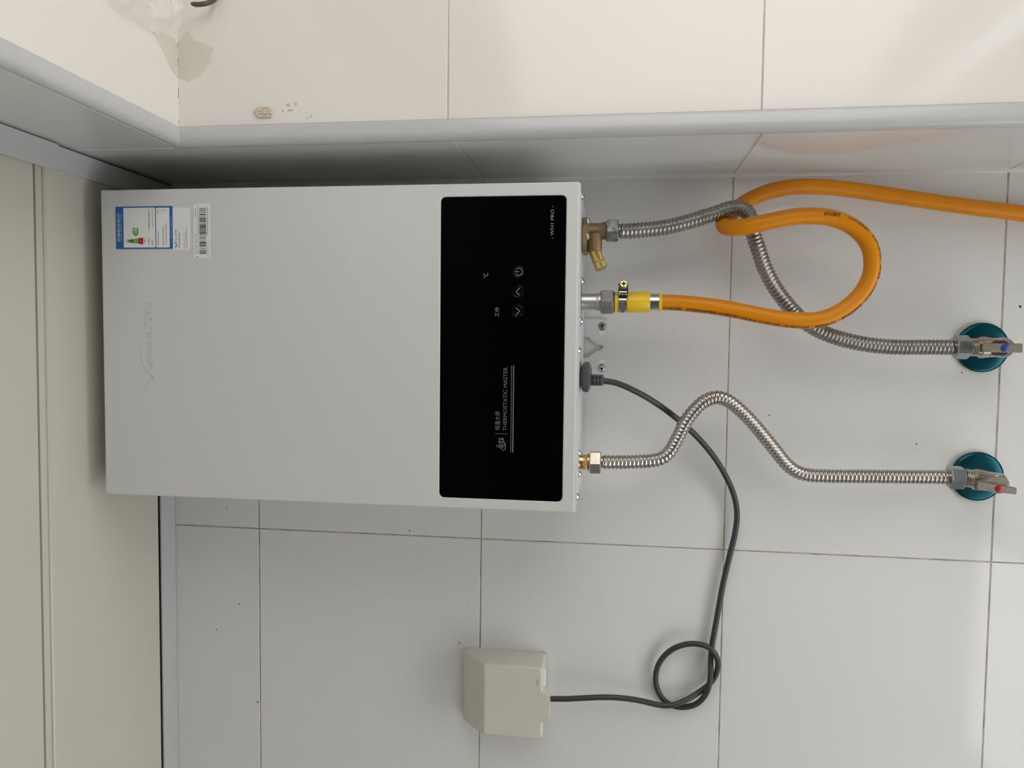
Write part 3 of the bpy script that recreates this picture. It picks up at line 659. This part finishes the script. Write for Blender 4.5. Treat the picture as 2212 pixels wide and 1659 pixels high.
for body, gap, st in (('STLINK迈思®', .0050, .67), ('燃气用具连接用金属包覆软管', .0012, .485), ('(天然气/液化石油气)', .0025, .52), ('RJB-B-IV-C-10X1000', .0030, .93), ('GB 44017-2024', .0055, .76),
                      ('安装寿命10年', .0060, .64), ('燃气具连接软管', .0040, .64), ('浙江省台州市', .0040, .64), ('有限公司', .0050, .64), ('0576-87145918', .0050, .74), ('生产批号:241017', .0070, .68), ('深圳燃气合用', .0, .55)):
    _, s = hose_text(body, s, ang, hb, gas, GP, GR, st); s += gap

# ------------------------------------------------------------------ power cord
cord = thing('power_cord', 'dark grey power cord with a loop knot and a ribbed plug under the heater', 'cord')
cord_pts = [(0.2062,-0.0850,1.6558),(0.2053,-0.0840,1.6456),(0.2033,-0.0810,1.6328),(0.1971,-0.0760,1.6174),(0.1860,-0.0660,1.5964),(0.1714,-0.0540,1.5748),(0.1561,-0.0450,1.5557),(0.1380,-0.0360,1.5361),(0.1141,-0.0270,1.5161),(0.0903,-0.0190,1.5013),(0.0681,-0.0130,1.4913),(0.0466,-0.0100,1.4871),(0.0238,-0.0080,1.4884),(-0.0047,-0.0070,1.4939),(-0.0388,-0.0070,1.5006),(-0.0730,-0.0070,1.5057),(-0.0959,-0.0070,1.5090),(-0.1189,-0.0070,1.5122),(-0.1357,-0.0080,1.5130),(-0.1478,-0.0130,1.5133),(-0.1596,-0.0160,1.5150),(-0.1738,-0.0130,1.5187),(-0.1861,-0.0100,1.5268),(-0.1925,-0.0080,1.5374),(-0.1944,-0.0070,1.5516),(-0.1893,-0.0060,1.5656),(-0.1766,-0.0060,1.5747),(-0.1590,-0.0070,1.5779),(-0.1410,-0.0080,1.5739),(-0.1244,-0.0100,1.5617),(-0.1152,-0.0120,1.5467),(-0.1120,-0.0140,1.5317),(-0.1139,-0.0175,1.5174),(-0.1235,-0.0160,1.5084),(-0.1368,-0.0120,1.5048),(-0.1502,-0.0090,1.5068),(-0.1630,-0.0070,1.5133),(-0.1748,-0.0085,1.5274),(-0.1819,-0.0140,1.5415),(-0.1872,-0.0170,1.5553),(-0.1892,-0.0170,1.5663),(-0.1879,-0.0180,1.5785),(-0.1832,-0.0210,1.5991),(-0.1805,-0.0240,1.6202),(-0.1801,-0.0260,1.6385),(-0.1822,-0.0270,1.6619),(-0.1850,-0.0270,1.6843),(-0.1867,-0.0270,1.7068),(-0.1876,-0.0270,1.7182)]
CP, CL = spline(cord_pts, 0.003)
obj('cable', tube(bmesh.new(), CP, 0.0034, 14), M['rubber'], cord, smooth=180)
bm = bmesh.new()
def plug_sec(z, hw, y0, y1, r):
    return [bm.verts.new((a, b_, z)) for a, b_ in rrect(0.2098 - hw, 0.2098 + hw, y0, y1, r, 3)]
R_ = [plug_sec(Z0 - .0010, .0085, -.106, -.058, .006), plug_sec(Z0 - .0040, .0155, -.110, -.055, .006), plug_sec(Z0 - .0062, .0160, -.111, -.054, .006), plug_sec(Z0 - .0098, .0160, -.111, -.054, .006), plug_sec(Z0 - .0125, .0085, -.100, -.066, .006)]
for p, q in zip(R_, R_[1:]):
    for k in range(len(p)): bm.faces.new((p[k], p[(k + 1) % len(p)], q[(k + 1) % len(q)], q[k]))
bm.faces.new(R_[-1]); bm.faces.new(list(reversed(R_[0]))); bmesh.ops.recalc_face_normals(bm, faces=bm.faces[:])
obj('plug', bm, M['plug'], cord, smooth=35)
bm = nbox(0.2003, 0.2122, -0.0915, -0.0785, 1.6462, 1.6602, bev=.0012)
relief = obj('strain_relief', bm, M['plug'], cord)
bm = bmesh.new()
for z in (1.6575, 1.6537, 1.6499):
    for x0, x1 in ((0.2013, 0.2052), (0.2073, 0.2112)): box(bm, x0, x1, -0.0918, -0.0910, z - .0007, z + .0011)
obj('relief_slots', bm, M['dark'], relief)

# ------------------------------------------------------------------ angle valves
def valve(x, z, label, dotm, tilt, wedge):
    t = thing('angle_valve', label, 'valve', 'angle valves under the hoses')
    bm = bmesh.new(); lathe(bm, (x, -0.0002, z), (0, -1, 0), [(0, .0278), (.0018, .0282), (.0048, .0280), (.0062, .0268), (.0068, .0248), (.0062, .0130), (.0062, .0001)], n=56, cap=False)
    f = obj('wall_flange', bm, M['teal'], t, smooth=35); f['label'] = 'round teal wall flange'
    bm = bmesh.new(); lathe(bm, (x, -0.003, z), (0, -1, 0), [(0, .0102), (.030, .0102), (.034, .0108), (.047, .0108), (.051, .0100), (.052, .0088)], n=28)
    dx = tilt
    lathe(bm, (x, -0.046, z - .0078), (dx, 0, 1), [(0, .0085), (.0022, .0104), (.020, .0104), (.0205, .0110), (.0290, .0112), (.0295, .0102), (.0335, .0098)], n=28)
    obj('valve_body', bm, M['nickel_body'], t, smooth=35)
    bm = bmesh.new(); hex_nut(bm, (x + dx * .020, -0.046, z + .0155), (dx, 0, 1), 0.0205, 0.0065, math.radians(20)); obj('body_hexagon', bm, M['nickel_body'], t)
    bm = bmesh.new(); prof = []
    for k in range(5): prof += [(k * .0024, .0088), (k * .0024 + .0012, .0099)]
    lathe(bm, (x + dx * .027, -0.046, z + .0220), (dx, 0, 1), prof, n=28); obj('outlet_thread', bm, M['nickel_body'], t, smooth=20)
    hx = x - (.0004 if not wedge else -.0010)
    bm = bmesh.new(); lathe(bm, (hx, -0.052, z + .008), (0, -1, 0), [(0, .0082), (.012, .0082), (.0145, .0074)], n=24); obj('stem_seal', bm, M['maroon'] if not wedge else M['handle'], t, smooth=35)
    bm = nbox(hx - .0048, hx + .0048, -0.0735, -0.0665, z - .0082, z + .0312, bev=.0009)
    for v in bm.verts:
        if wedge:
            v.co.x -= (z + .031 - v.co.z) * .11
            if v.co.z < z - .006: v.co.x += (.0010 if v.co.x < hx - .003 else -.0016)
    if wedge:
        prism(bm, [(hx + .0035, z + .0245), (hx + .0090, z + .0150), (hx + .0085, z + .0030), (hx + .0020, z - .0020), (hx, z + .012)], FRONT, -0.0600, -0.0700)
    h = obj('lever', bm, M['handle'], t)
    bm = bmesh.new(); lathe(bm, (hx - (.0024 if wedge else 0), -0.0733, z + .0090), (0, -1, 0), [(0, .0043), (.0005, .0043), (.0009, .0034), (.0011, .0004)], n=20)
    dd = obj('lever_dot', bm, M[dotm], h, smooth=40); dd['label'] = dotm + ' dot'
    return t
valve(0.2470, 1.2212, 'angle valve with a blue dot on its lever and a teal wall flange', 'blue', 0.0, False)
valve(0.0996, 1.2206, 'angle valve with a red dot on its lever and a teal wall flange', 'red', 0.13, True)

# ------------------------------------------------------------------ splash-proof socket cover
sk = thing('socket_cover', 'aged white splash-proof socket cover box on the wall tiles, power cord leaving below', 'socket cover')
obj('back_plate', prism(bmesh.new(), rrect(-0.2290, -0.1398, 1.7098, 1.8160, .004, 3), FRONT, -0.0004, -0.0050), M['box'], sk)
bm = bmesh.new()
def sec(y, x0, x1, z0, z1, r): return [bm.verts.new((a, y, b_)) for a, b_ in rrect(x0, x1, z0, z1, r, 4)]
S = [sec(-0.0052, -0.2305, -0.1396, 1.7118, 1.8170, .0050), sec(-0.0120, -0.2305, -0.1396, 1.7118, 1.8155, .0050), sec(-0.0180, -0.2304, -0.1397, 1.7120, 1.8110, .0050), sec(-0.0400, -0.2300, -0.1402, 1.7122, 1.7900, .0045), sec(-0.0432, -0.2295, -0.1407, 1.7126, 1.7860, .0040), sec(-0.0452, -0.2280, -0.1425, 1.7140, 1.7835, .0030), sec(-0.04522, -0.2264, -0.1441, 1.7156, 1.7819, .0025)]
for p, q in zip(S, S[1:]):
    for k in range(len(p)): bm.faces.new((p[k], p[(k + 1) % len(p)], q[(k + 1) % len(q)], q[k]))
bm.faces.new(S[-1]); bm.faces.new(list(reversed(S[0]))); bmesh.ops.recalc_face_normals(bm, faces=bm.faces[:])
lid = obj('lid', bm, M['box'], sk, smooth=75)
bm = bmesh.new(); prism(bm, [(-0.1675, 1.7175), (-0.1750, 1.7046), (-0.2035, 1.7042), (-0.2105, 1.7175)], FRONT, -0.0240, -0.04535)
bmesh.ops.bevel(bm, geom=bm.edges[:], offset=.0003, segments=1, affect='EDGES')
obj('cable_skirt', bm, M['box'], sk)
obj('painted_highlight', nbox(-0.1660, -0.1440, -0.0400, -0.0340, 1.7098, 1.7130, bev=.0008), M['paper'], sk)  # pale strip standing in for the highlight along the lid's lower edge
bm = bmesh.new(); prism(bm, [(-0.1535, 1.7195), (-0.1560, 1.7185), (-0.1580, 1.7188), (-0.1605, 1.7180), (-0.1640, 1.7196), (-0.1600, 1.7202)], FRONT, -0.0451, -0.0453); obj('scuff_mark', bm, M['scuff'], lid)

# ------------------------------------------------------------------ small things on the window reveal
def blob(name, outline, f, d0, d1, m, parent, ridge=0.0):
    bm = bmesh.new(); c = (sum(p[0] for p in outline) / len(outline), sum(p[1] for p in outline) / len(outline)); rings = []
    for s_, h in ((1.0, 0.0), (.92, .7), (.7, 1.0), (.4, .8)):
        rings.append([bm.verts.new(f(c[0] + (a - c[0]) * s_, c[1] + (b_ - c[1]) * s_, d0 + (d1 - d0) * h * (1 + random.uniform(-ridge, ridge)))) for a, b_ in outline])
    n = len(outline)
    for p, q in zip(rings, rings[1:]):
        for k in range(n): bm.faces.new((p[k], p[(k + 1) % n], q[(k + 1) % n], q[k]))
    bm.faces.new(rings[-1]); bmesh.ops.recalc_face_normals(bm, faces=bm.faces[:])
    return obj(name, bm, m, parent, smooth=60)
glue = thing('glue_residue', 'dried beige glue dab with small smears on the window reveal tile', 'glue')
ell = [(0.4787 + .0063 * math.cos(a) * (1 + random.uniform(-.07, .07)), 1.9940 + .0112 * math.sin(a) * (1 + random.uniform(-.07, .07))) for a in [2 * PI * k / 26 for k in range(26)]]
dab = blob('dab', ell, FRONT, JY - .0001, JY - .0018, M['glue'], glue, .3)
bm = bmesh.new()
for zz, x0, x1 in ((2.0040, .4745, .4800), (1.9995, .4735, .4835), (1.9960, .4755, .4845), (1.9900, .4732, .4750), (1.9870, .4745, .4830)):
    pass
for xo, za, zb, w in ((.4738, 2.0010, 1.9855, .0009), (.4755, 2.0035, 1.9845, .0006), (.4772, 1.9990, 1.9850, .0007), (.4800, 2.0000, 1.9900, .0006), (.4825, 2.0010, 1.9890, .0008)):
    pts = [Vector((xo + random.uniform(-.0003, .0003), JY - .0016, za + (zb - za) * k / 8)) for k in range(9)]
    tube(bm, pts, lambda i, w=w: w * (0.5 + random.random() * .6), 6)
obj('ridges', bm, M['glue'], dab, smooth=60)
for x, z, a, b_, mm in ((0.4851, 1.9680, .0018, .0024, 'smudge'), (0.4862, 1.9600, .0022, .0016, 'smudge'), (0.4800, 1.9660, .0012, .0040, 'smudge'), (0.4795, 1.9740, .0018, .0012, 'smudge'), (0.4735, 1.9440, .0016, .0013, 'glue'), (0.4716, 1.9475, .0005, .0005, 'speck')):
    o_ = [(x + a * math.cos(q) * random.uniform(.7, 1.1), z + b_ * math.sin(q) * random.uniform(.7, 1.1)) for q in [2 * PI * k / 12 for k in range(12)]]
    blob('smear', o_, FRONT, JY - .00005, JY - .0003, M[mm], glue, .2)

tape = thing('tape_strip', 'yellowed clear tape across the corner of reveal and window head', 'tape')
tj = [(0.5530, 2.0874), (0.5640, 2.0771), (0.5535, 2.0691), (0.5493, 2.0559), (0.5449, 2.0483), (0.5283, 2.0531), (0.5170, 2.0644), (0.5114, 2.0772), (0.5160, 2.0874)]
obj('reveal_piece', prism(bmesh.new(), tj, FRONT, JY - .0001, JY - .0005), M['tape'], tape)
ts = [(0.5449, -0.2253), (0.5300, -0.2049), (0.5204, -0.1947), (0.5160, -0.1830), (0.5500, -0.1830), (0.5545, -0.1899), (0.5487, -0.2215)]
obj('head_piece', prism(bmesh.new(), ts, lambda a, b_, d: Vector((a, b_, d)), ZS - .0001, ZS - .0005), M['tape'], tape)

# crumpled clear film hanging at the window head
bm = bmesh.new(); nu, nv = 60, 46; G = []
edge = [(0.0, 0.5600), (0.08, 0.5640), (0.16, 0.5560), (0.30, 0.5455), (0.42, 0.5440), (0.55, 0.5455), (0.72, 0.5445), (0.85, 0.5412), (1.0, 0.5454)]
def edge_x(b_):
    for (q0, x0), (q1, x1) in zip(edge, edge[1:]):
        if b_ <= q1: return x0 + (x1 - x0) * (b_ - q0) / (q1 - q0)
    return edge[-1][1]
for i in range(nu + 1):
    row = []
    for j in range(nv + 1):
        a, b_ = i / nu, j / nv
        y = -0.1880 - 0.1060 * b_; x = edge_x(b_) + a * 0.13
        q = Vector((x * 38, y * 26, 0.3)); f1 = 1 - abs(mnoise.noise(q)) * 2.2; f2 = 1 - abs(mnoise.noise(q * 2.3 + Vector((5, 2, 1)))) * 2.0
        h = (0.0045 * f1 + 0.0028 * f2 + 0.0045) * min(1.0, 0.25 + a * 7)
        row.append(bm.verts.new((x, y, ZS - 0.0008 - max(0.0, h))))
    G.append(row)
for i in range(nu):
    for j in range(nv): bm.faces.new((G[i][j], G[i + 1][j], G[i + 1][j + 1], G[i][j + 1]))
film = obj('plastic_film', bm, M['film'], smooth=180)
tag(film, 'crumpled clear plastic film stuck under the window head', 'plastic film')

# dark hook on the reveal, cut off by the picture edge
HX = -0.0045
hp, _ = spline([(a + HX, b_, c) for a, b_, c in [(0.5872, -0.199, 2.0618), (0.5862, -0.199, 2.0580), (0.5865, -0.198, 2.0530), (0.5880, -0.196, 2.0480), (0.5910, -0.192, 2.0455), (0.5960, -0.187, 2.0440), (0.6040, -0.1822, 2.0440)]], .0015)
hk = obj('wall_hook', tube(bmesh.new(), hp, lambda i: .0024 if i > 1 else .0016 + .0004 * i, 12), M['hook'], smooth=60)
tag(hk, 'small dark metal hook on the window reveal tile', 'hook')
